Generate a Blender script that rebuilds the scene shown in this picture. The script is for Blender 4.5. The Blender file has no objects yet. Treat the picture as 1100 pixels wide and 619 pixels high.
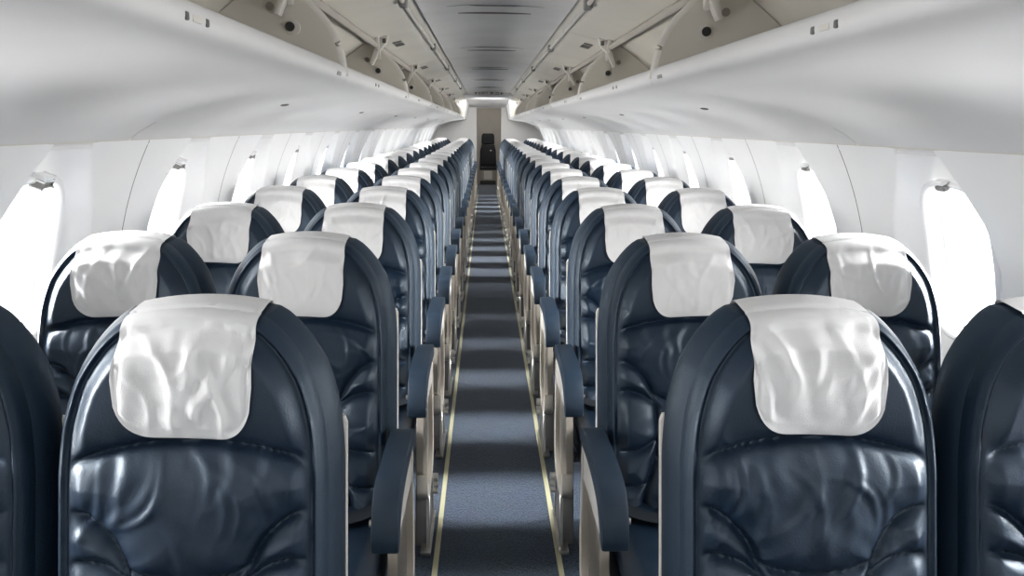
import bpy, bmesh, math, random
import numpy as np
from mathutils import Vector, Matrix, noise
from mathutils.geometry import delaunay_2d_cdt

random.seed(7)
rng = np.random.default_rng(7)
scn = bpy.context.scene
COL = scn.collection

# ------------------------------------------------------------------ materials
def new_mat(name):
    m = bpy.data.materials.new(name); m.use_nodes = True
    nt = m.node_tree
    return m, nt, nt.nodes['Principled BSDF']

def plastic(name, col, rough=.45, bump=0.0, scale=200., var=.06, spec=.5, metal=0., coat=0., vscale=3.):
    m, nt, b = new_mat(name)
    N, L = nt.nodes, nt.links
    b.inputs['Roughness'].default_value = rough
    b.inputs['Specular IOR Level'].default_value = spec
    b.inputs['Metallic'].default_value = metal
    b.inputs['Coat Weight'].default_value = coat
    b.inputs['Coat Roughness'].default_value = .2
    tc = N.new('ShaderNodeTexCoord')
    nz = N.new('ShaderNodeTexNoise'); nz.inputs['Scale'].default_value = vscale; nz.inputs['Detail'].default_value = 4
    L.new(tc.outputs['Object'], nz.inputs['Vector'])
    rp = N.new('ShaderNodeValToRGB')
    rp.color_ramp.elements[0].position = .3; rp.color_ramp.elements[1].position = .7
    c = np.array(col)
    rp.color_ramp.elements[0].color = (*np.clip(c * (1 - var), 0, 1), 1)
    rp.color_ramp.elements[1].color = (*np.clip(c * (1 + var), 0, 1), 1)
    L.new(nz.outputs['Fac'], rp.inputs['Fac']); L.new(rp.outputs['Color'], b.inputs['Base Color'])
    if bump:
        n2 = N.new('ShaderNodeTexNoise'); n2.inputs['Scale'].default_value = scale; n2.inputs['Detail'].default_value = 3
        L.new(tc.outputs['Object'], n2.inputs['Vector'])
        bp = N.new('ShaderNodeBump'); bp.inputs['Strength'].default_value = bump; bp.inputs['Distance'].default_value = .002
        L.new(n2.outputs['Fac'], bp.inputs['Height']); L.new(bp.outputs['Normal'], b.inputs['Normal'])
    return m

M = {}
def tint(m, c): m.node_tree.nodes['Principled BSDF'].inputs['Specular Tint'].default_value = (*c, 1); return m
M['leather'] = plastic('navy_leather', (.0030, .0100, .0235), .46, .22, 260, .28, .58, vscale=5, coat=0.10)
M['leather'].node_tree.nodes['Principled BSDF'].inputs['Coat Roughness'].default_value = .30
M['leather_side'] = plastic('navy_leather_side', (.0075, .017, .032), .5, .25, 320, .15, .45)
for k_ in ('leather', 'leather_side'): tint(M[k_], (.72, .87, 1.0))
M['cloth'] = plastic('white_headrest_cloth', (.70, .697, .697), .85, .35, 700, .03, .2)
M['wall'] = plastic('white_sidewall', (.80, .80, .80), .5, .05, 300, .02, .4)
M['bin'] = plastic('white_bin_shell', (.66, .655, .65), .5, .03, 250, .02, .5)
M['inside'] = plastic('beige_bin_interior', (.60, .57, .51), .55, .08, 250, .05, .4)
M['edge'] = plastic('cream_edge_trim', (.62, .595, .55), .4, 0, 1, .03)
M['cove'] = plastic('cream_cove', (.70, .675, .61), .5, .05, 200, .04)
M['ceil'] = plastic('grey_ceiling', (.80, .79, .775), .6, .05, 200, .05, .3)
M['white_end'] = plastic('white_end_panel', (.78, .775, .765), .5, 0, 1, .02)
M['beige_end'] = plastic('beige_end_wall', (.40, .37, .33), .6, 0, 1, .05)
M['beige'] = plastic('warm_grey_shroud', (.30, .27, .23), .42, .05, 200, .06)
M['beige_light'] = plastic('pale_beige_shroud', (.60, .575, .53), .42, .05, 200, .04)
M['frame'] = plastic('beige_side_frame', (.46, .425, .37), .38, .05, 200, .05)
M['armpad'] = plastic('navy_armrest', (.011, .024, .043), .5, .2, 500, .1, .4)
M['leg'] = plastic('grey_leg_shroud', (.13, .125, .12), .5, .05, 200, .1)
M['metal'] = plastic('brushed_metal', (.6, .58, .55), .3, 0, 1, .05, metal=1.)
M['dark'] = plastic('dark_gap', (.02, .02, .02), .6, 0, 1, .05)
M['dgrey'] = plastic('dark_grey', (.10, .10, .095), .5, 0, 1, .1)
M['mgrey'] = plastic('mid_grey', (.22, .22, .21), .5, 0, 1, .1)
M['seam'] = plastic('seam_grey', (.12, .118, .115), .7, 0, 1, .05)
M['black'] = plastic('black_fabric', (.006, .007, .010), .55, .2, 300, .2, .3)
M['strip'] = plastic('floor_path_strip', (.45, .43, .28), .5, .1, 200, .12)
M['belt'] = plastic('dark_webbing', (.02, .025, .032), .6, .3, 900, .1, .3)
M['track'] = plastic('black_floor', (.012, .014, .017), .6, .2, 300, .2, .3)

def carpet():
    m, nt, b = new_mat('navy_carpet'); N, L = nt.nodes, nt.links
    tc = N.new('ShaderNodeTexCoord')
    mp = N.new('ShaderNodeMapping'); mp.inputs['Scale'].default_value = (1, .55, 1)
    L.new(tc.outputs['Object'], mp.inputs['Vector'])
    v = N.new('ShaderNodeTexVoronoi'); v.inputs['Scale'].default_value = 230
    L.new(mp.outputs['Vector'], v.inputs['Vector'])
    n = N.new('ShaderNodeTexNoise'); n.inputs['Scale'].default_value = 8; n.inputs['Detail'].default_value = 6
    L.new(tc.outputs['Object'], n.inputs['Vector'])
    rp = N.new('ShaderNodeValToRGB')
    rp.color_ramp.elements[0].color = (.038, .074, .135, 1); rp.color_ramp.elements[1].color = (.012, .026, .052, 1)
    rp.color_ramp.elements[0].position = .1; rp.color_ramp.elements[1].position = .75
    L.new(v.outputs['Distance'], rp.inputs['Fac'])
    mx = N.new('ShaderNodeMix'); mx.data_type = 'RGBA'; mx.blend_type = 'MULTIPLY'; mx.inputs['Factor'].default_value = .35
    L.new(rp.outputs['Color'], mx.inputs['A']); L.new(n.outputs['Color'], mx.inputs['B'])
    L.new(mx.outputs['Result'], b.inputs['Base Color'])
    b.inputs['Roughness'].default_value = .8; b.inputs['Specular IOR Level'].default_value = .25
    b.inputs['Sheen Weight'].default_value = .25
    bp = N.new('ShaderNodeBump'); bp.inputs['Strength'].default_value = .6; bp.inputs['Distance'].default_value = .003
    L.new(v.outputs['Distance'], bp.inputs['Height']); L.new(bp.outputs['Normal'], b.inputs['Normal'])
    return m
M['carpet'] = carpet()

def pane_mat():
    m = bpy.data.materials.new('window_acrylic'); m.use_nodes = True
    nt = m.node_tree; N, L = nt.nodes, nt.links
    for n in list(N): N.remove(n)
    o = N.new('ShaderNodeOutputMaterial'); mx = N.new('ShaderNodeMixShader')
    t = N.new('ShaderNodeBsdfTransparent'); g = N.new('ShaderNodeBsdfGlossy')
    g.inputs['Roughness'].default_value = .05
    mx.inputs[0].default_value = .025
    L.new(t.outputs[0], mx.inputs[1]); L.new(g.outputs[0], mx.inputs[2])
    L.new(mx.outputs[0], o.inputs['Surface'])
    return m
M['pane'] = pane_mat()

# ------------------------------------------------------------------ object helpers
def tag(o, label=None, cat=None, group=None, kind=None):
    if label: o['label'] = label
    if cat: o['category'] = cat
    if group: o['group'] = group
    if kind: o['kind'] = kind
    return o

def empty(name, loc=(0, 0, 0)):
    o = bpy.data.objects.new(name, None); COL.objects.link(o); o.location = loc
    o.empty_display_size = .1
    return o

def link(name, me, mat, parent=None, loc=None):
    o = bpy.data.objects.new(name, me)
    COL.objects.link(o)
    if mat is not None and len(me.materials) == 0: me.materials.append(mat)
    if parent: o.parent = parent
    if loc: o.location = loc
    return o

def mesh(name, verts, faces, smooth=None, recalc=False):
    me = bpy.data.meshes.new(name)
    me.from_pydata([tuple(map(float, v)) for v in verts], [], [tuple(map(int, f)) for f in faces])
    if recalc:
        bm = bmesh.new(); bm.from_mesh(me)
        bmesh.ops.recalc_face_normals(bm, faces=bm.faces); bm.to_mesh(me); bm.free()
    me.update()
    if smooth is not None:
        me.shade_smooth()
        me.set_sharp_from_angle(angle=math.radians(smooth))
    return me

class MB:
    """gathers simple shapes into one mesh"""
    def __init__(s): s.v = []; s.f = []
    def add(s, v, f):
        k = len(s.v); s.v += [tuple(map(float, p)) for p in v]; s.f += [tuple(int(i) + k for i in q) for q in f]; return s
    def bm(s, b):
        b.verts.ensure_lookup_table(); b.verts.index_update()
        s.add([tuple(v.co) for v in b.verts], [[v.index for v in f.verts] for f in b.faces]); b.free(); return s
    def box(s, lo, hi, bev=0., seg=2):
        b = bmesh.new(); bmesh.ops.create_cube(b, size=1)
        for v in b.verts:
            v.co = Vector([(lo[i] + hi[i]) / 2 + v.co[i] * (hi[i] - lo[i]) for i in range(3)])
        if bev: bmesh.ops.bevel(b, geom=list(b.edges), offset=bev, segments=seg, affect='EDGES', profile=.6)
        return s.bm(b)
    def prism(s, pts, a, b_, axis='x', bev=0., seg=2):
        """polygon pts (p,q) extruded from a to b_ along axis: x -> (y,z), y -> (x,z), z -> (x,y)"""
        mk = {'x': lambda p, t: (t, p[0], p[1]), 'y': lambda p, t: (p[0], t, p[1]), 'z': lambda p, t: (p[0], p[1], t)}[axis]
        b = bmesh.new()
        A = [b.verts.new(mk(p, a)) for p in pts]; B = [b.verts.new(mk(p, b_)) for p in pts]
        b.faces.new(A); b.faces.new(B[::-1])
        n = len(pts)
        for i in range(n): b.faces.new((A[i], B[i], B[(i + 1) % n], A[(i + 1) % n]))
        bmesh.ops.recalc_face_normals(b, faces=b.faces)
        if bev: 
            eg = [e for e in b.edges if len(e.link_faces) == 2 and e.calc_face_angle(0) > .5]
            bmesh.ops.bevel(b, geom=eg, offset=bev, segments=seg, affect='EDGES', profile=.6)
        bmesh.ops.triangulate(b, faces=[f for f in b.faces if len(f.verts) > 4])
        return s.bm(b)
    def tube(s, pts, r, n=10, caps=True, sq=None):
        pts = [Vector(p) for p in pts]; k0 = len(s.v); rings = []
        up = Vector((0, 0, 1))
        for i, p in enumerate(pts):
            d = (pts[min(i + 1, len(pts) - 1)] - pts[max(i - 1, 0)]).normalized()
            u = up if abs(d.dot(up)) < .95 else Vector((1, 0, 0))
            x = d.cross(u).normalized(); y = x.cross(d)
            rr = r[i] if isinstance(r, (list, tuple)) else r
            sx, sy = sq or (1, 1)
            rings.append([p + x * math.cos(2 * math.pi * j / n) * rr * sx + y * math.sin(2 * math.pi * j / n) * rr * sy for j in range(n)])
        v = [q for R_ in rings for q in R_]; f = []
        for i in range(len(pts) - 1):
            for j in range(n):
                f.append((i * n + j, i * n + (j + 1) % n, (i + 1) * n + (j + 1) % n, (i + 1) * n + j))
        if caps:
            f.append(tuple(range(n))[::-1]); f.append(tuple((len(pts) - 1) * n + j for j in range(n)))
        return s.add(v, f)
    def disc(s, c, axis, r, h, n=14, ry=None):
        """short cylinder at c along axis vector"""
        a = Vector(axis).normalized(); c = Vector(c)
        return s.tube([c, c + a * h], r, n)
    def mesh(s, name, smooth=40, recalc=True, mirror=False):
        v = [(-x, y, z) for x, y, z in s.v] if mirror else s.v
        f = [q[::-1] for q in s.f] if mirror else s.f
        return mesh(name, v, f, smooth, recalc)
    def obj(s, name, mat, parent=None, smooth=40, mirror=False, loc=None):
        return link(name, s.mesh(name, smooth, mirror=mirror), mat, parent, loc)

def mirror_mesh(me, name):
    m2 = me.copy(); m2.name = name
    bm = bmesh.new(); bm.from_mesh(m2)
    for v in bm.verts: v.co.x = -v.co.x
    bmesh.ops.reverse_faces(bm, faces=bm.faces); bm.to_mesh(m2); bm.free()
    return m2

def grid_faces(nr, nc, off=0, flip=False):
    f = []
    for i in range(nr - 1):
        for j in range(nc - 1):
            q = (off + i * nc + j, off + i * nc + j + 1, off + (i + 1) * nc + j + 1, off + (i + 1) * nc + j)
            f.append(q[::-1] if flip else q)
    return f

def smoothstep(x): 
    x = np.clip(x, 0, 1); return x * x * (3 - 2 * x)

def seg_dist(P, poly):
    """distance of points P (n,2) to polyline"""
    best = np.full(len(P), 1e9)
    for a, b in zip(poly[:-1], poly[1:]):
        a = np.array(a); b = np.array(b); ab = b - a
        t = np.clip(((P - a) @ ab) / (ab @ ab + 1e-12), 0, 1)
        best = np.minimum(best, np.linalg.norm(P - (a + t[:, None] * ab), axis=1))
    return best

def spline(pts, n=8):
    """Catmull-Rom through pts"""
    P = [np.array(p, float) for p in pts]; P = [2 * P[0] - P[1]] + P + [2 * P[-1] - P[-2]]
    out = []
    for i in range(1, len(P) - 2):
        for t in np.linspace(0, 1, n, endpoint=False):
            a, b, c, d = P[i - 1], P[i], P[i + 1], P[i + 2]
            out.append(.5 * (2 * b + (c - a) * t + (2 * a - 5 * b + 4 * c - d) * t**2 + (3 * b - a - 3 * c + d) * t**3))
    out.append(P[-2]); return np.array(out)

# ------------------------------------------------------------------ cabin dimensions (metres; aisle runs along +y away from the camera)
RC, ZC = 1.25, .77                 # inner radius and axis height of the round cabin
Y_START, Y_END = -.95, 18.2
WP, W0 = .92, 2.085                 # window spacing and the first window in view
A_WIN, WH, WW = .278, .207, .150   # window centre along the wall arc, half height, half width
BIN0, BINP = .53, 1.87
N_BIN = 8
ROWS, ROW0, PITCH = 21, 1.237, .787

def wall_pt(side, y, a, d=0.):
    th = a / RC
    return (side * (RC + d) * math.cos(th), y, ZC + (RC + d) * math.sin(th))

# ------------------------------------------------------------------ floor
mb = MB(); mb.box((-1.05, Y_START, -.06), (1.05, 20.2, 0))
tag(mb.obj('floor', M['carpet'], smooth=None), 'dark navy carpet down the aisle and under the seats', 'floor', kind='structure')
for i, s in enumerate((-1, 1)):
    mb = MB(); mb.box((s * .205 - .009, Y_START, -.002), (s * .205 + .009, 17.6, .004), .002, 1)
    tag(mb.obj('floor_path_strip', M['strip']), 'pale yellow-green guide strip on the carpet along the %s side of the aisle' % ('left' if s < 0 else 'right'), 'floor strip')

# ------------------------------------------------------------------ side walls with window openings
def win_outline(k=64, grow=0., n=3.6):
    t = np.linspace(0, 2 * np.pi, k, endpoint=False)
    c, s = np.cos(t), np.sin(t)
    return np.stack([(WW + grow) * np.sign(c) * np.abs(c)**(2 / n), A_WIN + (WH + grow) * np.sign(s) * np.abs(s)**(2 / n)], 1)

A_LO, A_HI = -.83, .66
def rec_half(a):
    return np.interp(a, [-.16, -.10, -.02, .08, .30, .42, .52, .60, .70], [.0, .11, .18, .235, .258, .225, .160, .105, .06])
def rec_inside(S, A):
    return (rec_half(A) - np.abs(S))
def rec_depth(S, A):
    e = rec_inside(S, A)
    q = np.clip(e / .108, 0, 1)
    return .060 * (.25 * smoothstep(q) + .75 * (1 - (1 - q)**1.5))

def wall_tri():
    hs = WP / 2 - .0025
    out = win_outline(72)
    pts = []; 
    for s in np.linspace(-hs, hs, 40):
        for a in np.linspace(A_LO, A_HI, 60):
            pts.append((s, a))
    pts = np.array(pts)
    # keep clear of the hole
    g = np.abs(pts[:, 0] / (WW + .012))**3.6 + np.abs((pts[:, 1] - A_WIN) / (WH + .012))**3.6
    pts = pts[g > 1]
    e = rec_inside(pts[:, 0], pts[:, 1])
    on_edge = (np.abs(np.abs(pts[:, 0]) - hs) < 1e-4) | (np.abs(pts[:, 1] - A_HI) < 1e-4) | (np.abs(pts[:, 1] - A_LO) < 1e-4)
    pts = pts[(np.abs(e - .001) > .016) | on_edge]
    extra = []
    for a in np.arange(-.14, A_HI - .005, .012):
        for off in (-.010, -.004, .002, .009):
            w = float(rec_half(a)) - off
            if w > .02: extra += [(w, a), (-w, a)]
    extra = np.array(extra)
    ring = [win_outline(72, gr)[::1] for gr in (.006,)]
    allp = np.vstack([out, *ring, extra, pts])
    n = len(out)
    edges = [(i, (i + 1) % n) for i in range(n)]
    r = delaunay_2d_cdt([Vector(p) for p in allp], edges, [], 0, 1e-5)
    P = np.array([tuple(v) for v in r[0]])
    F = []
    for f in r[2]:
        c = P[list(f)].mean(0)
        if abs(c[0] / WW)**3.6 + abs((c[1] - A_WIN) / WH)**3.6 < .995: continue
        F.append(tuple(f))
    return P, F
WP_P, WP_F = wall_tri()
WP_D = rec_depth(WP_P[:, 0], WP_P[:, 1])
K0, K1 = -1, 17
for side, nm in ((-1, 'left'), (1, 'right')):
    V, F = [], []
    for k in range(K0, K1):
        yc = W0 + k * WP
        o = len(V)
        V += [wall_pt(side, yc + s, a, d) for (s, a), d in zip(WP_P, WP_D)]
        F += [tuple(i + o for i in (f if side > 0 else f[::-1])) for f in WP_F]
    o = len(V); aa = np.linspace(A_LO, A_HI, 24)
    V += [wall_pt(side, y, a) for y in (Y_START - .02, W0 + (K0 - .5) * WP) for a in aa]
    F += [q for q in grid_faces(2, len(aa), o, side > 0)]
    # plain piece up to the end closets
    o = len(V); y0 = W0 + (K1 - .5) * WP
    aa = np.linspace(A_LO, A_HI, 24)
    V += [wall_pt(side, y, a) for y in (y0, Y_END + .1) for a in aa]
    F += [q for q in grid_faces(2, len(aa), o, side > 0)]
    w = link('wall_' + nm, mesh('wall_' + nm, V, F, 60), M['wall'])
    tag(w, 'curved white sidewall panels along the %s row of window seats' % nm, 'wall', kind='structure')
    # recessed joints between the panels
    mb = MB()
    for k in range(K0, K1 + 1):
        y = W0 + (k - .5) * WP
        vv = [wall_pt(side, y + dy, a, .0016) for dy in (-.05, .05) for a in aa]
        mb.add(vv, grid_faces(2, len(aa), 0))
    t = mb.obj('trim_%d' % (1 if side < 0 else 2), M['seam'])
    tag(t, 'thin grey joints between the %s sidewall panels' % nm, 'panel joint', kind='structure')

# windows
def ring_mesh(side, prof, closed=False, n=72):
    """loft of window outlines: prof = list of (grow, depth)"""
    V, F = [], []
    for gr, d in prof:
        for s, a in win_outline(n, gr): V.append(wall_pt(side, s, a, d))
    for i in range(len(prof) - 1):
        for j in range(n):
            q = (i * n + j, i * n + (j + 1) % n, (i + 1) * n + (j + 1) % n, (i + 1) * n + j)
            F.append(q if side < 0 else q[::-1])
    if closed: F.append(tuple((len(prof) - 1) * n + j for j in range(n)))
    return V, F
wdep = .058
win_no = 0
for side, nm in ((-1, 'left'), (1, 'right')):
    v, f = ring_mesh(side, [(.018, wdep - .002), (.016, wdep - .010), (.010, wdep - .014), (.002, wdep - .011), (-.003, wdep - .003), (-.006, wdep + .012)])
    me_frame = mesh('window_frame', v, f, 50)
    v, f = ring_mesh(side, [(-.006, wdep + .012), (-.008, wdep + .03), (-.016, wdep + .034), (-.018, wdep + .05)])
    me_rev = mesh('window_reveal', v, f, 50)
    v, f = ring_mesh(side, [(-.016, wdep + .034), (-.06, wdep + .034)], closed=True)
    me_pane = mesh('window_pane', v, f, 50)
    mb = MB()
    c = Vector(wall_pt(side, 0, A_WIN + WH + .004, wdep - .018))
    th = (A_WIN + WH) / RC
    nrm = Vector((side * math.cos(th), 0, math.sin(th))); tan = Vector((-side * math.sin(th), 0, math.cos(th)))
    b = bmesh.new(); bmesh.ops.create_cube(b, size=1)
    for vv in b.verts:
        p = vv.co; taper = .75 if p.z > 0 else 1.
        vv.co = c + Vector((0, 1, 0)) * p.y * .052 * taper + nrm * (p.x * .022) + tan * (p.z * .018 + .002)
    bmesh.ops.bevel(b, geom=list(b.edges), offset=.005, segments=2, affect='EDGES')
    mb.bm(b); me_handle = mb.mesh('shade_handle')
    mb = MB(); c2 = c + tan * .017
    b = bmesh.new(); bmesh.ops.create_cube(b, size=1)
    for vv in b.verts:
        p = vv.co
        vv.co = c2 + Vector((0, 1, 0)) * p.y * .048 + nrm * (p.x * .026) + tan * (p.z * .012)
    bmesh.ops.bevel(b, geom=list(b.edges), offset=.004, segments=2, affect='EDGES')
    mb.bm(b); me_cap = mb.mesh('handle_cap')
    for k in range(K0, K1):
        yc = W0 + k * WP
        # daylight outside each opening
        ld = bpy.data.lights.new('window_daylight', 'AREA'); ld.shape = 'RECTANGLE'; ld.size = .56; ld.size_y = .70
        ld.energy = 29; ld.spread = math.radians(130); ld.color = (1.0, .99, .975)
        lo = bpy.data.objects.new('window_daylight', ld); COL.objects.link(lo)
        p = Vector(wall_pt(side, yc, A_WIN, wdep + .05)); th = A_WIN / RC
        inward = Vector((-side * math.cos(th), 0, -math.sin(th)))
        zax = -inward; xax = Vector((0, 1, 0)); yax = zax.cross(xax)
        lo.matrix_world = Matrix(((xax.x, yax.x, zax.x, p.x), (xax.y, yax.y, zax.y, p.y), (xax.z, yax.z, zax.z, p.z), (0, 0, 0, 1)))
        l2 = bpy.data.lights.new('window_skylight', 'AREA'); l2.shape = 'RECTANGLE'; l2.size = .36; l2.size_y = .50
        l2.energy = 17 if k >= 0 else 10; l2.color = (.97, .985, 1.0); l2.spread = math.radians(85)
        o2 = bpy.data.objects.new('window_skylight', l2); COL.objects.link(o2)
        o2.location = p + zax * .02
        o2.rotation_euler = Vector((-side, 0, -.62)).to_track_quat('-Z', 'Y').to_euler()
        if k < 0: continue
        win_no += 1
        w = empty('window_%d' % win_no, (0, yc, 0))
        tag(w, 'bright rounded cabin window on the %s wall, number %d counting away from the camera' % (nm, k + 1), 'window', kind='structure')
        link('window_frame', me_frame, M['wall'], w); link('window_reveal', me_rev, M['wall'], w)
        link('window_pane', me_pane, M['pane'], w)
        h = link('shade_handle', me_handle, M['mgrey'], w)
        link('handle_cap', me_cap, M['wall'], h)

# ------------------------------------------------------------------ ceiling, coves
Y_CEIL = 12.9
mb = MB()
xs = np.linspace(-.33, .33, 15)
V = [(x, y, 1.935 - .02 * (x / .33)**2) for y in (Y_START, Y_CEIL) for x in xs]
V += [(x, y, 1.965) for y in (Y_START, Y_CEIL) for x in xs]
F = grid_faces(2, 15, 0) + grid_faces(2, 15, 30, True)
mb.add(V, F)
ceil = tag(mb.obj('ceiling', M['ceil']), 'grey ceiling panels over the aisle', 'ceiling', kind='structure')
for k in range(-1, 7):
    y = BIN0 + (k + .5) * BINP + .25
    mb = MB()
    pts = [(-.21, 1.915), (-.17, 1.921), (-.12, 1.926), (-.08, 1.927), (.08, 1.927), (.12, 1.926), (.17, 1.921), (.21, 1.915)]
    mb.tube([(x, y - .05 * (abs(x) / .21)**2, z) for x, z in pts], [.001, .0015, .002, .005, .005, .002, .0015, .001], 8, sq=(1.2, .6))
    mb.obj('ceiling_seam', M['mgrey'], ceil)
    mb = MB(); mb.box((-.17, y + .25, 1.927), (.17, y + .253, 1.940))
    mb.obj('panel_joint', M['mgrey'], ceil)
# lower white ceiling beyond the grey panels
mb = MB()
mb.prism([(Y_CEIL, 1.965), (Y_CEIL, 1.885), (Y_CEIL + .25, 1.872), (16.5, 1.85), (Y_END + .05, 1.80), (Y_END + .05, 1.965)], -.40, .40, 'x', .01, 2)
tag(mb.obj('ceiling_end', M['white_end']), 'white lowered ceiling in front of the far doorway', 'ceiling', kind='structure')

cove_prof = [(.322, 1.945), (.352, 1.925), (.375, 1.915), (.42, 1.893), (.50, 1.872), (.58, 1.850), (.64, 1.836)]
for side, nm in ((-1, 'left'), (1, 'right')):
    mb = MB()
    pr = spline(cove_prof, 5)
    for k in range(-1, N_BIN):
        y0, y1 = BIN0 + k * BINP + .003, BIN0 + (k + 1) * BINP - .003
        V = [(side * x, y, z) for y in (y0, y1) for x, z in pr] + [(side * x, y, z + .02) for y in (y0, y1) for x, z in pr]
        n = len(pr)
        F = grid_faces(2, n, 0, side < 0) + grid_faces(2, n, 2 * n, side > 0)
        for rowa, rowb in ((0, 2 * n), (n, 3 * n)):
            F += [(rowa + j, rowa + j + 1, rowb + j + 1, rowb + j) for j in range(n - 1)]
        mb.add(V, F)
    tag(mb.obj('trim_%d' % (3 if side < 0 else 4), M['cove']), 'cream cove panels between ceiling and %s bins' % nm, 'cove', kind='structure')
    # hand rail along the edge of the ceiling
    r = empty('ceiling_handrail', (side * .375, 0, 1.89))
    tag(r, 'cream handrail with small dark brackets under the %s edge of the grey ceiling' % nm, 'handrail', 'ceiling handrails')
    for k in range(-1, 6):
        y0, y1 = BIN0 + k * BINP, BIN0 + (k + 1) * BINP
        ym = (y0 + y1) / 2
        mb = MB()
        mb.tube([(side * .012, y0 + .01, .028), (side * .002, y0 + .03, .016), (0, y0 + .08, .012), (0, y1 - .08, .012), (side * .002, y1 - .03, .016), (side * .012, y1 - .01, .028)], .0105, 10)
        mb.obj('rail', M['edge'], r)
        mb = MB(); mb.prism([(ym - .045, .045), (ym - .035, -.008), (ym + .035, -.008), (ym + .045, .045)], -.016, .016, 'x', .005)
        mb.obj('rail_bracket', M['mgrey'], r)

# ------------------------------------------------------------------ overhead bins
arch = spline([(.458, 1.555), (.470, 1.625), (.500, 1.695), (.565, 1.770), (.628, 1.832)], 6)
under = spline([(.475, 1.575), (.464, 1.588), (.452, 1.580), (.448, 1.560), (.462, 1.540), (.51, 1.526), (.62, 1.514), (.80, 1.488), (.95, 1.447), (1.05, 1.402), (1.100, 1.366), (1.108, 1.35)], 6)
def circ(x): return ZC + math.sqrt(max(RC**2 - x * x, 0))
ORD = ['first', 'second', 'third', 'fourth', 'fifth', 'sixth', 'seventh', 'eighth', 'ninth', 'tenth', 'eleventh', 'twelfth', 'thirteenth', 'fourteenth', 'fifteenth',
       'sixteenth', 'seventeenth', 'eighteenth', 'nineteenth', 'twentieth', 'twenty-first']

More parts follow.
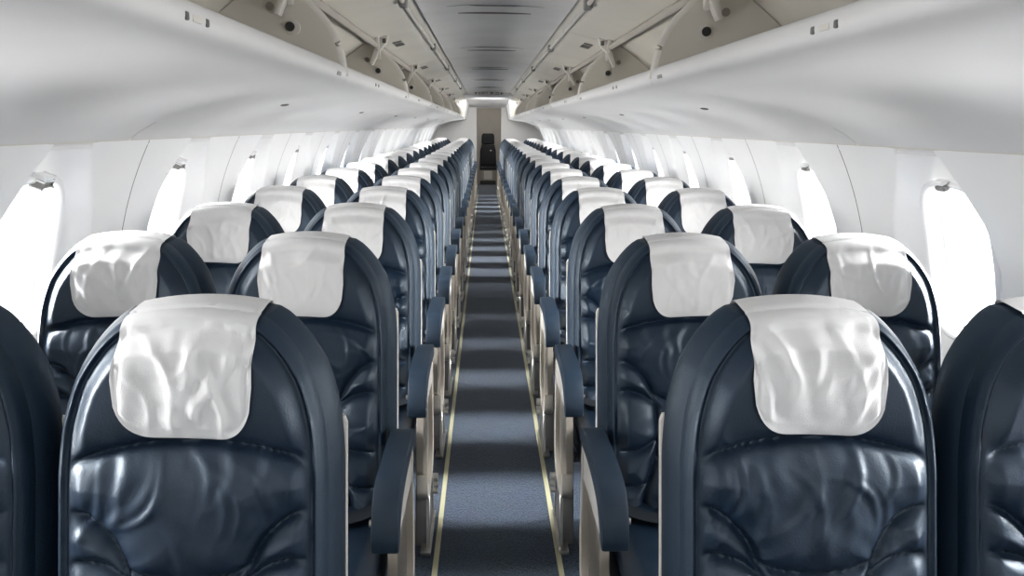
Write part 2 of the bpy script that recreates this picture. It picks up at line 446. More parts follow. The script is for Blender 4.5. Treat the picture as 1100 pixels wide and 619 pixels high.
def make_bin_meshes():
    L = BINP - .004
    d = {}
    # shell: underside and rolled lip, thin
    n = len(under); inner = [(x + .004, z + .012) for x, z in under]
    V = [(x, y, z) for y in (.002, L) for x, z in under]
    mb = MB(); mb.add(V, grid_faces(2, n, 0))
    fl = [(.475, 1.575), (.476, 1.556), (.52, 1.548), (.80, 1.518), (1.06, 1.42)]      # inside floor
    V = [(x, y, z) for y in (.002, L) for x, z in fl]
    mb.add(V, grid_faces(2, len(fl), 0, True))
    d['bin_shell'] = (mb.mesh('bin_shell', 50, recalc=False), 'bin')
    # back panel on the fuselage curve
    xs = np.linspace(.63, 1.10, 14)
    V = [(x, y, circ(x) + .0) for y in (.002, L) for x in xs]
    mb = MB(); mb.add(V, grid_faces(2, len(xs), 0, True))
    d['back_panel'] = (mb.mesh('back_panel', 50, recalc=False), 'inside')
    # divider at far end
    poly = [tuple(p) for p in arch] + [(x, circ(x) - .004) for x in np.linspace(.66, 1.06, 10)] + [(1.06, 1.42), (.80, 1.518), (.52, 1.548)]
    mb = MB(); mb.prism(poly, L - .030, L - .004, 'y', .0)
    d['divider_panel'] = (mb.mesh('divider_panel', 30), 'inside')
    # recessed moulded pocket on divider
    pk = spline([(.60, 1.545), (.59, 1.60), (.62, 1.645), (.72, 1.65), (.88, 1.63), (.90, 1.50)], 5)
    mb = MB(); mb.prism([tuple(p) for p in pk], L - .036, L - .026, 'y', .005)
    d['divider_pocket'] = (mb.mesh('divider_pocket', 40), 'cove')
    mb = MB(); mb.tube([(x, L - .017, z) for x, z in arch], .017, 10, sq=(.55, 1.))
    d['edge_trim'] = (mb.mesh('edge_trim', 60), 'edge')
    mb = MB()
    for x, z, r in ((.60, 1.69, .0135),): mb.disc((x, L - .042, z), (0, 1, 0), r, .012, 16)
    d['grommet'] = (mb.mesh('grommet', 40), 'dark')
    mb = MB(); mb.tube([(.593, L - .036, 1.688), (.593, L - .026, 1.688)], .021, 18)
    d['grommet_ring'] = (mb.mesh('grommet_ring', 40), 'edge')
    mb = MB()
    mb.disc((.655, L - .038, 1.745), (0, 1, 0), .012, .01, 12)
    d['plug'] = (mb.mesh('plug', 40), 'beige')
    mb = MB()
    for x, z in ((.90, 1.62), (.90, 1.585), (.93, 1.56)): mb.disc((x, L - .038, z), (0, 1, 0), .010, .01, 12)
    d['screw'] = (mb.mesh('screw', 40), 'dgrey')
    # hinge tube along the opening
    mb = MB(); mb.prism([(.584, 1.815), (.600, 1.800), (.622, 1.806), (.624, 1.826), (.600, 1.834)], .0, L - .02, 'y', .004)
    d['hinge_bar'] = (mb.mesh('hinge_bar', 30), 'beige_end')
    # hanging bracket near the far divider
    mb = MB()
    mb.prism([(.535, 1.866), (.600, 1.853), (.608, 1.81), (.634, 1.72), (.620, 1.715), (.585, 1.785), (.552, 1.82)], L - .085, L - .045, 'y', .005)
    mb.box((.540, L - .10, 1.850), (.612, L - .035, 1.866), .004)
    mb.prism([(L - .15, 1.852), (L - .01, 1.852), (L - .035, 1.80), (L - .055, 1.745), (L - .095, 1.80)], .582, .60, 'x', .003)
    d['hinge_bracket'] = (mb.mesh('hinge_bracket', 30), 'edge')
    mb = MB(); mb.box((.548, L - .108, 1.822), (.566, L - .094, 1.845), .003)
    d['bracket_bolt'] = (mb.mesh('bracket_bolt', 30), 'dgrey')
    # placards on the cove
    mb = MB()
    for y0, y1 in ((.22, .295), (.315, .46)):
        mb.add([(.505, y0, 1.8690), (.555, y0, 1.8555), (.555, y1, 1.8555), (.505, y1, 1.8690)], [(0, 1, 2, 3)])
    d['placard'] = (mb.mesh('placard', 40, recalc=False), 'dgrey')
    # oval vent on the underside
    mb = MB()
    b = bmesh.new(); bmesh.ops.create_uvsphere(b, u_segments=18, v_segments=8, radius=1)
    for v in b.verts: v.co = Vector((.80 + v.co.x * .014, .66 + v.co.y * .036, 1.4865 - v.co.x * .014 * .2 + v.co.z * .004))
    mb.bm(b); d['vent'] = (mb.mesh('vent', 40), 'dgrey')
    # latch plates on the lip
    mb = MB()
    mb.box((.4455, .594, 1.556), (.456, .606, 1.568), .003)
    d['latch'] = (mb.mesh('latch', 40), 'dgrey')
    mb = MB(); mb.box((.4455, .674, 1.556), (.456, .686, 1.568), .003)
    d['latch_2'] = (mb.mesh('latch', 40), 'dgrey')
    mb = MB(); mb.box((.4465, .622, 1.557), (.4545, .658, 1.567), .002)
    d['latch_plate'] = (mb.mesh('latch_plate', 40), 'edge')
    mb = MB(); mb.box((.4475, L - .16, 1.552), (.456, L - .10, 1.563), .002)
    d['lip_label'] = (mb.mesh('lip_label', 40), 'mgrey')
    mb = MB(); mb.tube([(x - .001 if x < .5 else x, L - .008, z - .0015) for x, z in under[:14]], .004, 6)
    d['lip_joint'] = (mb.mesh('lip_joint', 60), 'bin')
    mb = MB(); mb.box((.500, L - .55, 1.570), (.535, L - .50, 1.60), .004); mb.box((.488, L - .535, 1.572), (.545, L - .515, 1.585), .003)
    d['catch'] = (mb.mesh('catch', 40), 'edge')
    return d
bm_right = make_bin_meshes()
bm_left = {}
for k_, (me, mt) in bm_right.items():
    me.materials.append(M[mt]); bm_left[k_] = (mirror_mesh(me, me.name), mt)
SUBPART = {'edge_trim': 'divider_panel', 'divider_pocket': 'divider_panel', 'grommet_ring': 'divider_panel', 'grommet': 'divider_panel', 'plug': 'divider_panel',
           'screw': 'divider_panel', 'bracket_bolt': 'hinge_bracket'}
for side, nm in ((-1, 'left'), (1, 'right')):
    D = bm_right if side > 0 else bm_left
    for k in range(N_BIN):
        r = empty('overhead_bin', (0, BIN0 + k * BINP, 0))
        tag(r, 'white open overhead bin with cream divider, %s along the %s side counting away from camera' % (ORD[k], nm), 'overhead bin', 'open overhead bins on the %s side' % nm)
        made = {}
        for nme, (me, mt) in D.items():
            made[nme] = link(nme.replace('_2', ''), me, None, made[SUBPART[nme]] if nme in SUBPART else r)

# blanking behind the last bin (plain white closet wall above the far rows)
Y_BE = BIN0 + N_BIN * BINP
for side, nm in ((-1, 'left'), (1, 'right')):
    mb = MB()
    pts = [(side * x, z) for x, z in [(.40, 1.87), (.455, 1.58), (.47, 1.53), (.62, 1.512), (.80, 1.486), (.95, 1.445), (1.06, 1.395), (1.10, 1.35), (1.09, 1.382), (.97, 1.55), (.80, 1.72), (.60, 1.86)]]
    mb.prism(pts, Y_BE + .002, Y_END, 'y', 0)
    tag(mb.obj('trim_%d' % (5 if side < 0 else 6), M['white_end']), 'plain white closed fairing after the last %s bin' % nm, 'fairing', kind='structure')

# ------------------------------------------------------------------ far end: closets, doorway, end wall
DL, DR, DT = -.245, .315, 1.79
for side, nm, x0, x1 in ((-1, 'end_left', -1.3, DL), (1, 'end_right', DR, 1.3)):
    mb = MB(); mb.box((x0, Y_END, 0), (x1, Y_END + .06, 2.05), .004)
    tag(mb.obj('wall_' + nm, M['white_end']), 'white closet front %s of the far doorway' % ('left' if side < 0 else 'right'), 'wall', kind='structure')
mb = MB(); mb.box((DL - .01, Y_END, DT), (DR + .01, Y_END + .06, 2.05), .004)
tag(mb.obj('wall_over_door', M['white_end']), 'white header over the far doorway', 'wall', kind='structure')
Y_BW = 19.35
mb = MB(); mb.box((-1.3, Y_BW, 0), (1.3, Y_BW + .05, 2.1))
tag(mb.obj('wall_far', M['beige_end']), 'beige end wall behind the far folding seat', 'wall', kind='structure')
for s, nm in ((-1, 'vestibule_left'), (1, 'vestibule_right')):
    mb = MB(); x = DL - .12 if s < 0 else DR + .12
    mb.box((min(x, x + s * .05), Y_END + .06, 0), (max(x, x + s * .05), Y_BW, 2.05))
    tag(mb.obj('wall_' + nm, M['beige_end']), 'beige vestibule side wall %s of the folding seat' % nm[10:], 'wall', kind='structure')
mb = MB(); mb.box((-1.3, Y_END + .06, 2.0), (1.3, Y_BW, 2.05))
tag(mb.obj('ceiling_vestibule', M['beige_end']), 'beige ceiling beyond the far doorway', 'ceiling', kind='structure')
# closing wall behind the camera
mb = MB(); mb.box((-1.3, Y_START - .05, 0), (1.3, Y_START, 2.05))
tag(mb.obj('wall_behind', M['white_end']), 'white bulkhead wall behind the camera', 'wall', kind='structure')

# exit sign on the step of the lowered ceiling
sg = empty('exit_sign', (.01, Y_CEIL - .004, 1.882))
tag(sg, 'long narrow exit sign with dark EXIT lettering on the white ceiling step', 'sign')
mb = MB(); mb.box((-.235, -.008, .002), (.235, .006, .064), .003)
mb.obj('sign_plate', M['edge'], sg)
cu = bpy.data.curves.new('exit_text', 'FONT'); cu.body = 'EXIT'; cu.size = .066; cu.align_x = 'CENTER'; cu.align_y = 'CENTER'; cu.extrude = .001
tmp = bpy.data.objects.new('tmp', cu); COL.objects.link(tmp)
dg = bpy.context.evaluated_depsgraph_get()
tme = bpy.data.meshes.new_from_object(tmp.evaluated_get(dg)); bpy.data.objects.remove(tmp)
for v in tme.vertices: v.co = Vector((v.co.x * 1.15, -v.co.z - .010, v.co.y + .033))
for v in tme.vertices: v.co.x -= .085
tme.name = 'lettering'; tme.materials.clear()
link('lettering', tme, M['dark'], sg)
mb = MB()
mb.prism([(-.222, .033), (-.196, .054), (-.196, .012)], -.012, -.008, 'y'); mb.prism([(.222, .033), (.196, .054), (.196, .012)], -.012, -.008, 'y')
mb.obj('arrow', M['dark'], sg)
mb = MB()   # walking figure pictogram and doorway
mb.prism([(.02, .012), (.035, .012), (.05, .035), (.062, .012), (.072, .012), (.062, .05), (.045, .054), (.03, .04)], -.012, -.008, 'y')
mb.box((.10, -.012, .012), (.165, -.008, .018)); mb.box((.115, -.012, .012), (.121, -.008, .045)); mb.box((.155, -.012, .012), (.161, -.008, .045))
mb.box((.115, -.012, .040), (.161, -.008, .046))
mb.obj('pictogram', M['dgrey'], sg)

# folding crew seat in the doorway
js = empty('crew_seat', (.02, 19.0, 0))
tag(js, 'black folding crew seat with headrest on a beige base in the far doorway', 'seat')
mb = MB(); mb.prism([(-.155, .97), (-.15, 1.17), (-.12, 1.215), (.12, 1.215), (.15, 1.17), (.155, .97)], .14, .24, 'y', .02, 3); mb.obj('headrest', M['black'], js)
mb = MB(); mb.prism([(-.20, .46), (-.19, .80), (-.15, .955), (.15, .955), (.19, .80), (.20, .46)], .12, .25, 'y', .025, 3); mb.obj('backrest', M['black'], js)
mb = MB(); mb.box((-.2, -.08, .36), (.2, .22, .45), .02, 3); mb.obj('seat', M['black'], js)
mb = MB(); mb.box((-.19, .0, .10), (.19, .30, .36), .01); mb.obj('base_panel', M['beige'], js)
mb = MB(); mb.box((-.10, -.006, .13), (.10, .004, .33), .003); mb.box((-.006, -.012, .15), (.006, -.004, .32), .002); mb.obj('base_door', M['beige_light'], js)
mb = MB(); mb.box((-.19, .02, 0), (.19, .30, .10), .005); mb.obj('plinth', M['dark'], js)
mb = MB(); mb.box((.05, .108, .80), (.085, .122, .825), .004); mb.obj('buckle', M['metal'], js)
mb = MB(); mb.box((-.008, .19, 1.215), (.008, .35, 1.16), .003); mb.box((-.15, .24, .5), (.15, .35, 1.1), .01); mb.obj('mounting_plate', M['beige'], js)
mb = MB(); mb.prism([(.395, .95), (.38, 1.0), (.38, 1.32), (.395, 1.37), (.438, 1.37), (.438, .95)], 18.75, 18.98, 'y', .01, 2)
tag(mb.obj('equipment_box', M['black']), 'narrow black equipment box on the wall beside the far crew seat', 'box')

# ------------------------------------------------------------------ passenger seats
Y0 = .30                 # backrest top sits this far behind the seat root
TAN = math.tan(math.radians(12))
ZT = 1.115
def hw(z):
    d = ZT - np.asarray(z, float)
    base = np.interp(d, [0, .008, .02, .035, .055, .085, .12, .16, .20, .24, .80], [.109, .122, .135, .149, .164, .182, .194, .2035, .208, .2105, .2105])
    return base
def crown(u, z): return .012 * (1 - u * u) * np.clip((z - .95) / (ZT - .95), 0, 1)**2

zs = np.concatenate([np.linspace(.40, .95, 190), (.95 + (ZT - .95) * np.sin(np.linspace(0, np.pi / 2, 80)))[1:]])
zs = np.sort(zs)
uu = np.linspace(-1, 1, 161); uu = .45 * uu + .55 * np.sin(uu * np.pi / 2)
UU, ZZ = np.meshgrid(uu, zs)
HW = hw(ZZ)
# smooth outline a little
k = np.array([.25, .5, .25]); h1 = hw(zs)
for _ in range(12): h1[1:-1] = k[0] * h1[:-2] + k[1] * h1[1:-1] + k[2] * h1[2:]
HW = np.repeat(h1[:, None], len(uu), 1)
XX = UU * HW; ZG = ZZ + crown(UU, ZZ)
outline = [(XX[i, 0], ZG[i, 0]) for i in range(len(zs))] + [(XX[-1, j], ZG[-1, j]) for j in range(len(uu))] + [(XX[i, -1], ZG[i, -1]) for i in range(len(zs))[::-1]]
outline = np.array(outline)
S1 = [(.205, .842), (.17, .838), (.135, .818), (.108, .785), (.092, .745), (.084, .70), (.084, .64), (.095, .575), (.115, .51), (.125, .42)]
S2 = [(.205, .758), (.17, .765), (.125, .757), (.09, .735)]
S3 = [(.205, .628), (.17, .612), (.125, .618), (.086, .642)]
S4 = [(.205, .535), (.16, .522), (.11, .53)]
S5 = [(.096, .758), (.06, .742), (0, .735), (-.06, .742), (-.096, .758)]
S0 = [(-.21, .888), (-.15, .910), (-.08, .926), (0, .931), (.08, .926), (.15, .910), (.21, .888)]
S6 = [(.088, .60), (.0, .585), (-.088, .60)]
S1, S2, S3, S4, S5, S6 = [[(x, z - .018) for x, z in q] for q in (S1, S2, S3, S4, S5, S6)]
mir = lambda s: [(-x, z) for x, z in s]
SEAMS = [(spline(S0, 6), 1.), (spline(S5, 6), .6), (spline(S6, 6), .8)]
for s, w in ((S1, 1.), (S2, .9), (S3, .9), (S4, .9)): SEAMS += [(spline(s, 6), w), (spline(mir(s), 6), w)]

def nz2(x, z, seed, sc): return np.array([noise.noise(Vector((a * sc, b * sc, seed))) for a, b in zip(x, z)])

def front_disp(P, seed):
    """outward relief of the upholstery at points P (x,z)"""
    x, z = P[:, 0], P[:, 1]
    dmin = np.full(len(P), 1.); groove = np.zeros(len(P))
    for poly, w in SEAMS:
        d = seg_dist(P, poly)
        groove = np.maximum(groove, w * np.exp(-(d / .0072)**2))
        dmin = np.minimum(dmin, d / w**.5)
    puff = .026 * (1 - np.exp(-dmin / .030))
    # gathers running away from the seams
    gather = np.zeros(len(P))
    d0 = z - np.interp(x, SEAMS[0][0][:, 0], SEAMS[0][0][:, 1])
    ph = nz2(x, z * .3, seed + 3.1, 9) * 5
    gather += np.where(d0 < 0, np.exp(d0 / .055), np.exp(-d0 / .018)) * (1 - np.exp(-np.abs(d0) / .008)) * .0016 * np.sin(x * 95 + ph + d0 * 60 * np.sign(x)) * np.clip(np.abs(x) / .07, .35, 1)
    for poly, w in SEAMS[3:]:
        d = seg_dist(P, poly)
        gather += .0010 * np.exp(-d / .03) * (1 - np.exp(-d / .006)) * np.sin(z * 130 + x * 75 * np.sign(x) + ph * 1.5)
    big = .0060 * nz2(x, z, seed + 11., 8.) + .0018 * nz2(x + z * .5, z, seed + 21., 19.)
    # folds pulled diagonally from the shoulders towards the middle
    for cx, cz, ang, ln, wd, am in FOLDS[seed % len(FOLDS)]:
        ca, sa = math.cos(ang), math.sin(ang)
        l = (x - cx) * ca + (z - cz) * sa; t = -(x - cx) * sa + (z - cz) * ca
        t = t - .35 * l * l / ln
        big += .52 * am * np.exp(-(l / ln)**2) * (np.exp(-(t / wd)**2) - .6 * np.exp(-((t - wd * 1.8) / wd)**2))
    fade = smoothstep((.955 - z) / .05) * .8 + .2
    return puff - .0065 * groove + (gather + big) * fade
FOLDS = []
for sdd in range(3):
    r_ = random.Random(40 + sdd); fl = []
    for s in (-1, 1):
        for _ in range(5):
            fl.append((s * r_.uniform(.03, .16), r_.uniform(.80, .91), math.pi / 2 + s * r_.uniform(-.15, .7), r_.uniform(.03, .07), r_.uniform(.006, .011), r_.uniform(.003, .0065)))
        for _ in range(5):
            fl.append((s * r_.uniform(.11, .18), r_.uniform(.48, .82), math.pi / 2 - s * r_.uniform(.3, 1.2), r_.uniform(.02, .045), r_.uniform(.005, .009), r_.uniform(.002, .0045)))
        for _ in range(3):
            fl.append((s * r_.uniform(.0, .07), r_.uniform(.62, .88), math.pi / 2 + s * r_.uniform(-.3, .5), r_.uniform(.03, .06), r_.uniform(.008, .014), r_.uniform(.003, .005)))
    FOLDS.append(fl)

T_F, R_E = .032, .017
def base_front(P, piping=True):
    e = seg_dist(P, outline)
    q = np.clip(e / R_E, 0, 1)
    b = T_F * np.sqrt(np.clip(1 - (1 - q)**2.4, 0, 1))
    pipe = .0036 * np.exp(-((e - .0135) / .0030)**2) - .0036 * np.exp(-((e - .0205) / .0032)**2)
    inner = smoothstep((e - .022) / .03)
    return e, b + (pipe if piping else 0), inner

def shear(x, y, z): return (x, Y0 + y - (ZT - z) * TAN, z)

P_ALL = np.stack([XX.ravel(), ZG.ravel()], 1)
E_ALL, B_ALL, I_ALL = base_front(P_ALL)
def i_low(z): return z < .42
def make_back(seed):
    depth = B_ALL + front_disp(P_ALL, seed) * I_ALL
    nr, nc = XX.shape
    V = [shear(x, -d, z) for (x, z), d in zip(P_ALL, depth)]
    F = grid_faces(nr, nc, 0)
    mats = [0] * len(F)
    # side gusset and back
    loop = [i * nc for i in range(nr)] + [(nr - 1) * nc + j for j in range(1, nc)] + [i * nc + nc - 1 for i in range(nr - 2, -1, -1)]
    prev = loop
    Lp = np.array([P_ALL[q] for q in loop]); tg = np.gradient(Lp, axis=0)
    nrm_ = np.stack([-tg[:, 1], tg[:, 0]], 1); nrm_ /= np.linalg.norm(nrm_, axis=1)[:, None] + 1e-9
    for _ in range(8): nrm_[1:-1] = (nrm_[:-2] + 2 * nrm_[1:-1] + nrm_[2:]) / 4
    for yb, gr in ((.005, .0035), (.013, .0080), (.022, .0118), (.032, .0150), (.043, .0172), (.052, .0180), (.059, .0168), (.0635, .013), (.066, .006)):
        new = []
        for q, idx in enumerate(loop):
            x, z = P_ALL[idx]; nx_, nz_ = nrm_[q]
            if i_low(z): nz_ = 0.
            new.append(len(V)); V.append(shear(x + nx_ * gr, yb, z + nz_ * gr * .35))
        for a in range(len(loop) - 1):
            F.append((prev[a], prev[a + 1], new[a + 1], new[a])[::-1]); mats.append(1)
        prev = new
    # back face
    n = nr
    for i in range(nr - 1):
        F.append((prev[i], prev[i + 1], prev[-2 - i], prev[-1 - i])[::-1]); mats.append(1)
    F.append(tuple(prev[nr - 1:nr - 1 + nc])[::-1]); mats.append(1)
    me = mesh('backrest', V, F, 55)
    me.materials.append(M['leather']); me.materials.append(M['leather_side'])
    me.polygons.foreach_set('material_index', mats)
    # the rolled edge outside the piping belongs to the side leather
    for p in me.polygons:
        if p.index < (nr - 1) * (nc - 1) and all(E_ALL[v] < .0115 for v in p.vertices): p.material_index = 1
    me.update()
    return me
backs = [make_back(s) for s in range(3)]

# headrest covers -------------------------------------------------
CW, CB = .104, .940
def make_cover(seed):
    r_ = random.Random(seed)
    nx, nzf = 49, 54
    us = np.linspace(-1, 1, nx)
    lean = r_.uniform(-.008, .008)
    V = []; rows = []
    ztop = lambda x: float(np.interp(x, XX[-1], ZG[-1])) if abs(x) <= .108 else float(np.interp(-abs(x), outline[:len(zs), 0], outline[:len(zs), 1]) if False else np.interp(abs(x), h1[::-1][:40], zs[::-1][:40]))
    cols = []
    for u in us:
        cu_ = 1 - (max(0, (abs(u) - .42)) / .58)**2.3
        cu_ = max(cu_, 0)**(1 / 2.3)
        zb = CB + .088 * (1 - cu_) + lean * u
        cols.append((u, zb))
    t = np.linspace(0, 1, nzf); t = 1 - (1 - t)**1.5
    P = []; meta = []
    for u, zb in cols:
        for tt in t:
            x0 = u * CW
            zt = ztop(x0)
            z = zb + (zt - zb) * tt
            x = x0 * (1. + .03 * (1 - tt)) - .0 + lean * .4 * (1 - tt)
            P.append((x, z)); meta.append((u, zb, tt))
    P = np.array(P)
    e, b, inner = base_front(P, False)
    puffv = front_disp(np.clip(P, -1, 2), 0) * inner
    # wrinkles
    w = .0050 * nz2(P[:, 0] * 1.0, P[:, 1] * .55, seed * 7.3, 22.) + .0030 * nz2(P[:, 0] * 1., P[:, 1] * .7, seed * 3.1 + 50, 45.)
    for _ in range(11):
        cx, cz = r_.uniform(-.10, .10), r_.uniform(CB + .03, 1.10)
        ang = math.pi / 2 - np.sign(cx) * r_.uniform(-.2, .9); ln = r_.uniform(.025, .06); wd = r_.uniform(.0045, .009); am = r_.uniform(.002, .0052)
        ca, sa = math.cos(ang), math.sin(ang)
        l = (P[:, 0] - cx) * ca + (P[:, 1] - cz) * sa; tt_ = -(P[:, 0] - cx) * sa + (P[:, 1] - cz) * ca
        w += am * np.exp(-(l / ln)**2) * np.exp(-((tt_ - .3 * l * l / ln) / wd)**2)
    uarr = np.array([m[0] for m in meta]); zbarr = np.array([m[1] for m in meta])
    de = np.minimum((1 - np.abs(uarr)) * CW, (P[:, 1] - zbarr))
    w *= smoothstep(de / .03) * smoothstep((1.0 - np.array([m[2] for m in meta])) / .10) * .9 + .1
    hem = -.0016 * np.exp(-((de - .0085) / .0022)**2)
    off = .0062 + np.maximum(.82 * w, -.004) + hem
    depth = b + puffv + off
    pz = P[:, 1] + .004 * np.array([m[2] for m in meta])**6
    V = [shear(x, -d, z) for (x, _), z, d in zip(P, pz, depth)]
    nr, nc = nx, nzf
    back_y = [(-.006, .0065), (.012, .0085), (.034, .0115), (.052, .0125), (.064, .010), (.068, .001), (.073, -.012), (.074, -.04), (.075, -.08)]
    G = [[i * nc + j for j in range(nc)] for i in range(nr)]
    for i, (u, zb) in enumerate(cols):
        x = u * CW; zt = ztop(x)
        for yb, dz in back_y:
            G[i].append(len(V)); V.append(shear(x, yb, zt + dz))
    F = []
    for i in range(nr - 1):
        for j in range(len(G[0]) - 1):
            F.append((G[i][j], G[i + 1][j], G[i + 1][j + 1], G[i][j + 1]))
    me = mesh('headrest_cover', V, F, 70)
    me.materials.append(M['cloth'])
    return me
covers = [make_cover(s) for s in (1, 2, 3, 4, 5)]

# other seat parts ------------------------------------------------
def cushion_mesh():
    ny, nx = 44, 40
    V = []; 
    fy = np.linspace(0, 1, ny); ux = np.linspace(-1, 1, nx); ux = .6 * ux + .4 * np.sin(ux * np.pi / 2)
    W = .213
    path = spline([(.14, .30), (.12, .44), (.16, .462), (.30, .452), (.45, .458), (.55, .462), (.60, .44), (.61, .40), (.59, .345), (.50, .325), (.3, .315)], 5)
    for f_, z in path:
        for u in ux:
            e = (1 - abs(u)) * W
            dz = -.035 * (1 - min(e / .04, 1))**2.2 if z > .40 else 0
            pf = 0
            if z > .43:
                for xs_ in (-.10, .10): pf -= .006 * math.exp(-((u * W - xs_) / .006)**2)
                pf -= .005 * math.exp(-((f_ - .40) / .006)**2) if abs(u * W) < .10 else 0
                pf += .003 * noise.noise(Vector((u * 4, f_ * 18, 2.)))
            V.append((u * W, Y0 - f_, z + dz + pf))
    F = grid_faces(len(path), nx, 0, True)
    n = len(path)
    F.append(tuple(i * nx for i in range(n))); F.append(tuple(i * nx + nx - 1 for i in range(n))[::-1])
    F.append(tuple(range(nx))[::-1] + tuple((n - 1) * nx + j for j in range(nx)))
    return mesh('seat_cushion', V, F, 50, True)
me_cush = cushion_mesh(); me_cush.materials.append(M['leather'])

def shell_mesh():
    pts = [(-.228, .36), (-.2305, .60), (-.2305, .925), (-.226, .937), (-.20, .94), (.20, .94), (.226, .937), (.2305, .925), (.2305, .60), (.228, .36)]
    mb = MB(); mb.prism(pts, .054, .069, 'y', .004, 2)
    mb.v = [shear(x, y, z) for x, y, z in mb.v]
    return mb.mesh('back_shell', 35)
me_shell = shell_mesh(); me_shell.materials.append(M['beige_light'])

def fz(pts): return [(Y0 - f, z) for f, z in pts]
# aisle side furniture, built for a seat whose aisle is towards -x (right of aisle); seat centre at x=.485 -> local aisle plane -.26
XA = -.276
arm_top = spline([(.10, .645), (.14, .657), (.24, .661), (.36, .661), (.43, .655), (.475, .636), (.503, .60), (.515, .56), (.513, .53)], 5)
arm_bot = spline([(.500, .522), (.478, .535), (.455, .565), (.41, .592), (.33, .607), (.22, .612), (.10, .607)], 5)
mb = MB(); mb.prism(fz([tuple(p) for p in arm_top] + [tuple(p) for p in arm_bot]), XA - .004, XA + .054, 'x', .006, 2)
me_arm = mb.mesh('armrest', 35); me_arm.materials.append(M['armpad'])
mb = MB()
lowtri = [(.125, .606), (.22, .611), (.33, .606), (.41, .591), (.455, .563), (.478, .534), (.492, .523), (.44, .518), (.30, .516), (.20, .515), (.125, .51)]
mb.prism(fz(lowtri), XA + .004, XA + .046, 'x', .003, 1)
me_tri = mb.mesh('arm_panel', 35); me_tri.materials.append(M['beige_light'])
# side shroud under the arm: raised rim + recessed plate
mb = MB()
rim_o = spline([(.085, .60), (.092, .45), (.095, .33), (.12, .235), (.18, .185), (.27, .17), (.36, .18), (.405, .215), (.40, .28)], 5)
rim_i = spline([(.375, .275), (.37, .235), (.34, .215), (.27, .208), (.20, .222), (.155, .265), (.138, .34), (.132, .45), (.125, .60)], 5)
mb.prism(fz([tuple(p) for p in rim_o] + [tuple(p) for p in rim_i]), XA + .002, XA + .040, 'x', .004, 2)
me_rim = mb.mesh('side_frame', 35); me_rim.materials.append(M['frame'])
mb = MB()
plate = [(.128, .56), (.134, .40), (.15, .28), (.20, .225), (.28, .21), (.36, .225), (.385, .29), (.36, .38), (.33, .46), (.33, .54)]
mb.prism(fz(plate), XA + .018, XA + .042, 'x', .002, 1)
me_plate = mb.mesh('side_panel', 35); me_plate.materials.append(M['beige'])
mb = MB(); mb.prism(fz([(.20, .20), (.20, .05), (.17, .004), (.36, .004), (.345, .05), (.33, .20)]), XA + .006, XA + .052, 'x', .005, 2)
me_leg = mb.mesh('leg', 35); me_leg.materials.append(M['leg'])
mb = MB(); mb.prism(fz([(.19, .19), (.155, .04), (.15, .004), (.175, .004), (.18, .04), (.213, .19)]), XA + .000, XA + .012, 'x', .002, 1)
mb.prism(fz([(.345, .19), (.365, .03), (.37, .004), (.39, .004), (.388, .03), (.36, .19)]), XA + .000, XA + .012, 'x', .002, 1)
mb.box((XA - .004, Y0 - .42, .0), (XA + .03, Y0 - .12, .014), .003)
me_strut = mb.mesh('leg_strut', 35); me_strut.materials.append(M['metal'])
mb = MB()
for f_, z_, r_ in ((.165, .165, .016), (.19, .125, .011), (.15, .13, .009)): mb.disc((XA - .016, Y0 - f_, z_), (1, 0, 0), r_, .03, 12)
me_bolt = mb.mesh('leg_bolt', 35); me_bolt.materials.append(M['metal'])
mb = MB(); mb.disc((XA + .054, Y0 - .485, .585), (1, 0, 0), .008, .006, 10)
me_btn = mb.mesh('recline_button', 35); me_btn.materials.append(M['metal'])
def belt_mesh(seed):
    r_ = random.Random(seed)
    mb = MB()
    def strap(pts, w=.024, t=.0025):
        pts = spline(pts, 6); V = []
        for i, p in enumerate(pts):
            d = pts[min(i + 1, len(pts) - 1)] - pts[max(i - 1, 0)]; d /= np.linalg.norm(d) + 1e-9
            n = np.array((-d[1], d[0], 0)); n /= np.linalg.norm(n) + 1e-9
            V += [p - n * w, p + n * w, p + n * w + (0, 0, t), p - n * w + (0, 0, t)]
        F = []
        for i in range(len(pts) - 1):
            for j in range(4): F.append((i * 4 + j, i * 4 + (j + 1) % 4, i * 4 + 4 + (j + 1) % 4, i * 4 + 4 + j))
        mb.add(V, F)
    strap([(-.205, Y0 - .19, .475), (-.14, Y0 - .245, .470), (-.04, Y0 - .28, .467), (.05, Y0 - .29, .468)])
    strap([(.205, Y0 - .19, .475), (.15, Y0 - .25, .470), (.09, Y0 - .285, .469), (.04, Y0 - .30, .472)])
    return mb.mesh('seat_belt', 40)
me_belt = belt_mesh(1); me_belt.materials.append(M['belt'])
mb = MB(); mb.box((.012, Y0 - .325, .470), (.068, Y0 - .265, .488), .005, 2)
me_buck = mb.mesh('belt_buckle', 40); me_buck.materials.append(M['metal'])
# base under the cushion
mb = MB()
mb.box((-.20, Y0 - .54, .29), (.20, Y0 - .16, .33), .008)
mb.tube([(-.215, Y0 - .24, .275), (.215, Y0 - .24, .275)], .02, 10); mb.tube([(-.215, Y0 - .46, .275), (.215, Y0 - .46, .275)], .02, 10)
me_base = mb.mesh('seat_frame', 40); me_base.materials.append(M['leg'])
mb = MB()
mb.prism(fz([(.20, .27), (.12, .004), (.17, .004), (.25, .26)]), .02, .045, 'x', .004); mb.prism(fz([(.44, .27), (.46, .004), (.50, .004), (.48, .27)]), .02, .045, 'x', .004)
me_wleg = mb.mesh('leg', 40); me_wleg.materials.append(M['leg'])
MIR = {}
for me in (me_arm, me_tri, me_rim, me_plate, me_leg, me_strut, me_bolt, me_btn):
    MIR[me.name] = mirror_mesh(me, me.name)
me_belt_m = mirror_mesh(me_belt, 'seat_belt'); me_buck_m = mirror_mesh(me_buck, 'belt_buckle')
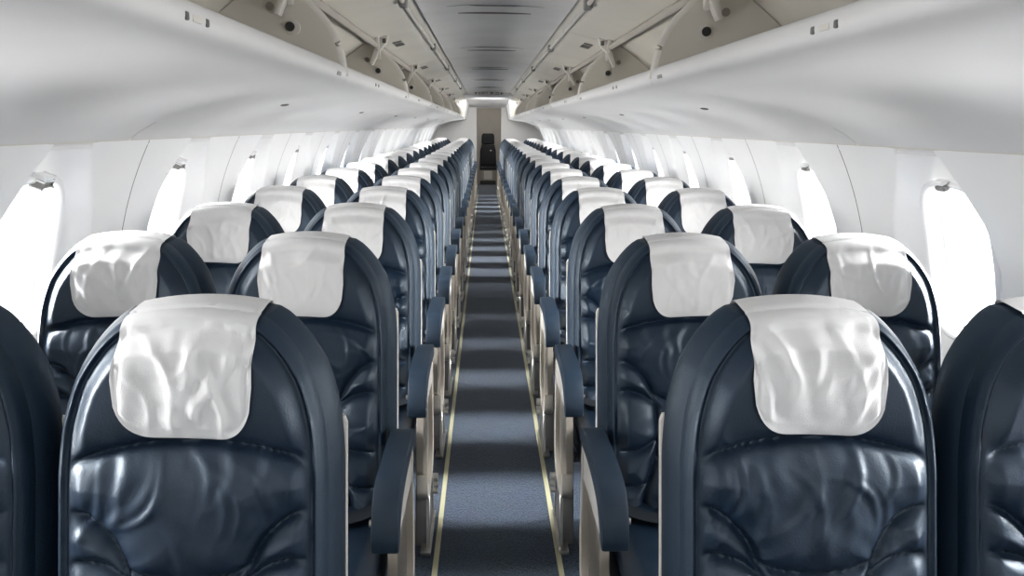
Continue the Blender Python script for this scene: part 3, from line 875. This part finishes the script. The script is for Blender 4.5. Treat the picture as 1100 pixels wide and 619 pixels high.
backs_m = [mirror_mesh(b, 'backrest') for b in backs]
covers_m = [mirror_mesh(b, 'headrest_cover') for b in covers]

def build_seat(kind, side):
    r = empty('passenger_seat')
    R = lambda me: me if side > 0 else MIR[me.name]
    link('backrest', backs[0], None, r)
    link('back_shell', me_shell, None, r)
    c = link('headrest_cover', covers[0], None, r); c['label'] = 'white cloth headrest cover'
    link('seat_cushion', me_cush, None, r); link('seat_frame', me_base, None, r)
    b = link('seat_belt', me_belt if side > 0 else me_belt_m, None, r)
    link('belt_buckle', me_buck if side > 0 else me_buck_m, None, b)
    if kind == 'aisle':
        a = link('armrest', R(me_arm), None, r); link('recline_button', R(me_btn), None, a)
        link('arm_panel', R(me_tri), None, r)
        f = link('side_frame', R(me_rim), None, r); link('side_panel', R(me_plate), None, f)
        l = link('leg', R(me_leg), None, r)
        link('leg_strut', R(me_strut), None, l); link('leg_bolt', R(me_bolt), None, l)
    else:
        link('leg', me_wleg if side > 0 else mirror_mesh(me_wleg, 'leg'), None, r)
    return r

def copy_tree(o, parent=None):
    c = o.copy(); COL.objects.link(c)
    if parent is not None: c.parent = parent
    for ch in o.children: copy_tree(ch, c)
    return c

XS = {('aisle', -1): .505, ('window', -1): .969, ('aisle', 1): .487, ('window', 1): .952}
for side, nm in ((-1, 'left'), (1, 'right')):
    for kind in ('aisle', 'window'):
        proto = build_seat(kind, side)
        for i in range(ROWS):
            s = proto if i == 0 else copy_tree(proto)
            s.location = (side * XS[kind, side], ROW0 + i * PITCH - Y0, 0)
            vb = (i * 2 + (side > 0) + 2 * (kind == 'window')) % 6; vc = (i * 3 + 2 * (side > 0) + 4 * (kind == 'window')) % 10
            for ch in s.children:
                n0 = ch.name.split('.')[0]
                if n0 == 'backrest': ch.data = (backs + backs_m)[vb]
                if n0 == 'headrest_cover': ch.data = (covers + covers_m)[vc]
            tag(s, 'navy leather %s seat with white cover, %s of the aisle, %s row away' % (kind, nm, ORD[i]),
                'seat', 'navy %s seats %s of the aisle' % (kind, nm))

# ------------------------------------------------------------------ light, world, camera
w = bpy.data.worlds.new('overcast_sky'); scn.world = w; w.use_nodes = True
w.node_tree.nodes['Background'].inputs['Color'].default_value = (.95, .97, 1, 1)
w.node_tree.nodes['Background'].inputs['Strength'].default_value = 3.0

def area(name, loc, target, sx, sy, e, col=(1, 1, 1)):
    ld = bpy.data.lights.new(name, 'AREA'); ld.shape = 'RECTANGLE'; ld.size = sx; ld.size_y = sy; ld.energy = e; ld.color = col
    o = bpy.data.objects.new(name, ld); COL.objects.link(o); o.location = loc
    o.rotation_euler = (Vector(target) - Vector(loc)).to_track_quat('-Z', 'Y').to_euler()
    return o
# soft fill added behind the camera to light the seat fronts
area('seat_front_fill', (0, -.85, 1.5), (0, 4, .9), 1.6, .6, 2.5, (1, .98, .95))
area('rear_closet_fill', (.02, 13.6, 1.84), (.02, 18.2, 1.2), .5, .3, 16, (1, .98, .95)).data.spread = math.radians(75)  # unseen area light added to brighten the far closet fronts
# small lamp in the vestibule
area('vestibule_lamp', (.03, 18.7, 1.97), (.03, 18.8, 0), .3, .2, 2.2, (1, .96, .9))

cam = bpy.data.cameras.new('camera'); co = bpy.data.objects.new('camera', cam); COL.objects.link(co)
FPX, VPX, VPY, ROLL = 840., 521.5, 134., math.radians(.05)
yc = Vector((VPX - 550, 309.5 - VPY, -FPX)).normalized()
u0 = Vector((math.sin(ROLL), math.cos(ROLL), 0)); zc = (u0 - yc * u0.dot(yc)).normalized()
xc = yc.cross(zc)
Rm = Matrix((xc, yc, zc))
co.matrix_world = Matrix.Translation((-.042, 0, 1.42)) @ Rm.to_4x4()
cam.sensor_fit = 'HORIZONTAL'; cam.sensor_width = 36; cam.lens = 36 * FPX / 1100
cam.clip_start = .05; cam.clip_end = 100
scn.camera = co

scn.view_settings.view_transform = 'Standard'
scn.view_settings.look = 'None'
scn.view_settings.exposure = 0.0
scn.cycles.max_bounces = 8; scn.cycles.diffuse_bounces = 5; scn.cycles.glossy_bounces = 3
scn.cycles.transparent_max_bounces = 8
scn.cycles.use_denoising = True
scn.cycles.sample_clamp_indirect = 6
scn.cycles.caustics_reflective = False; scn.cycles.caustics_refractive = False
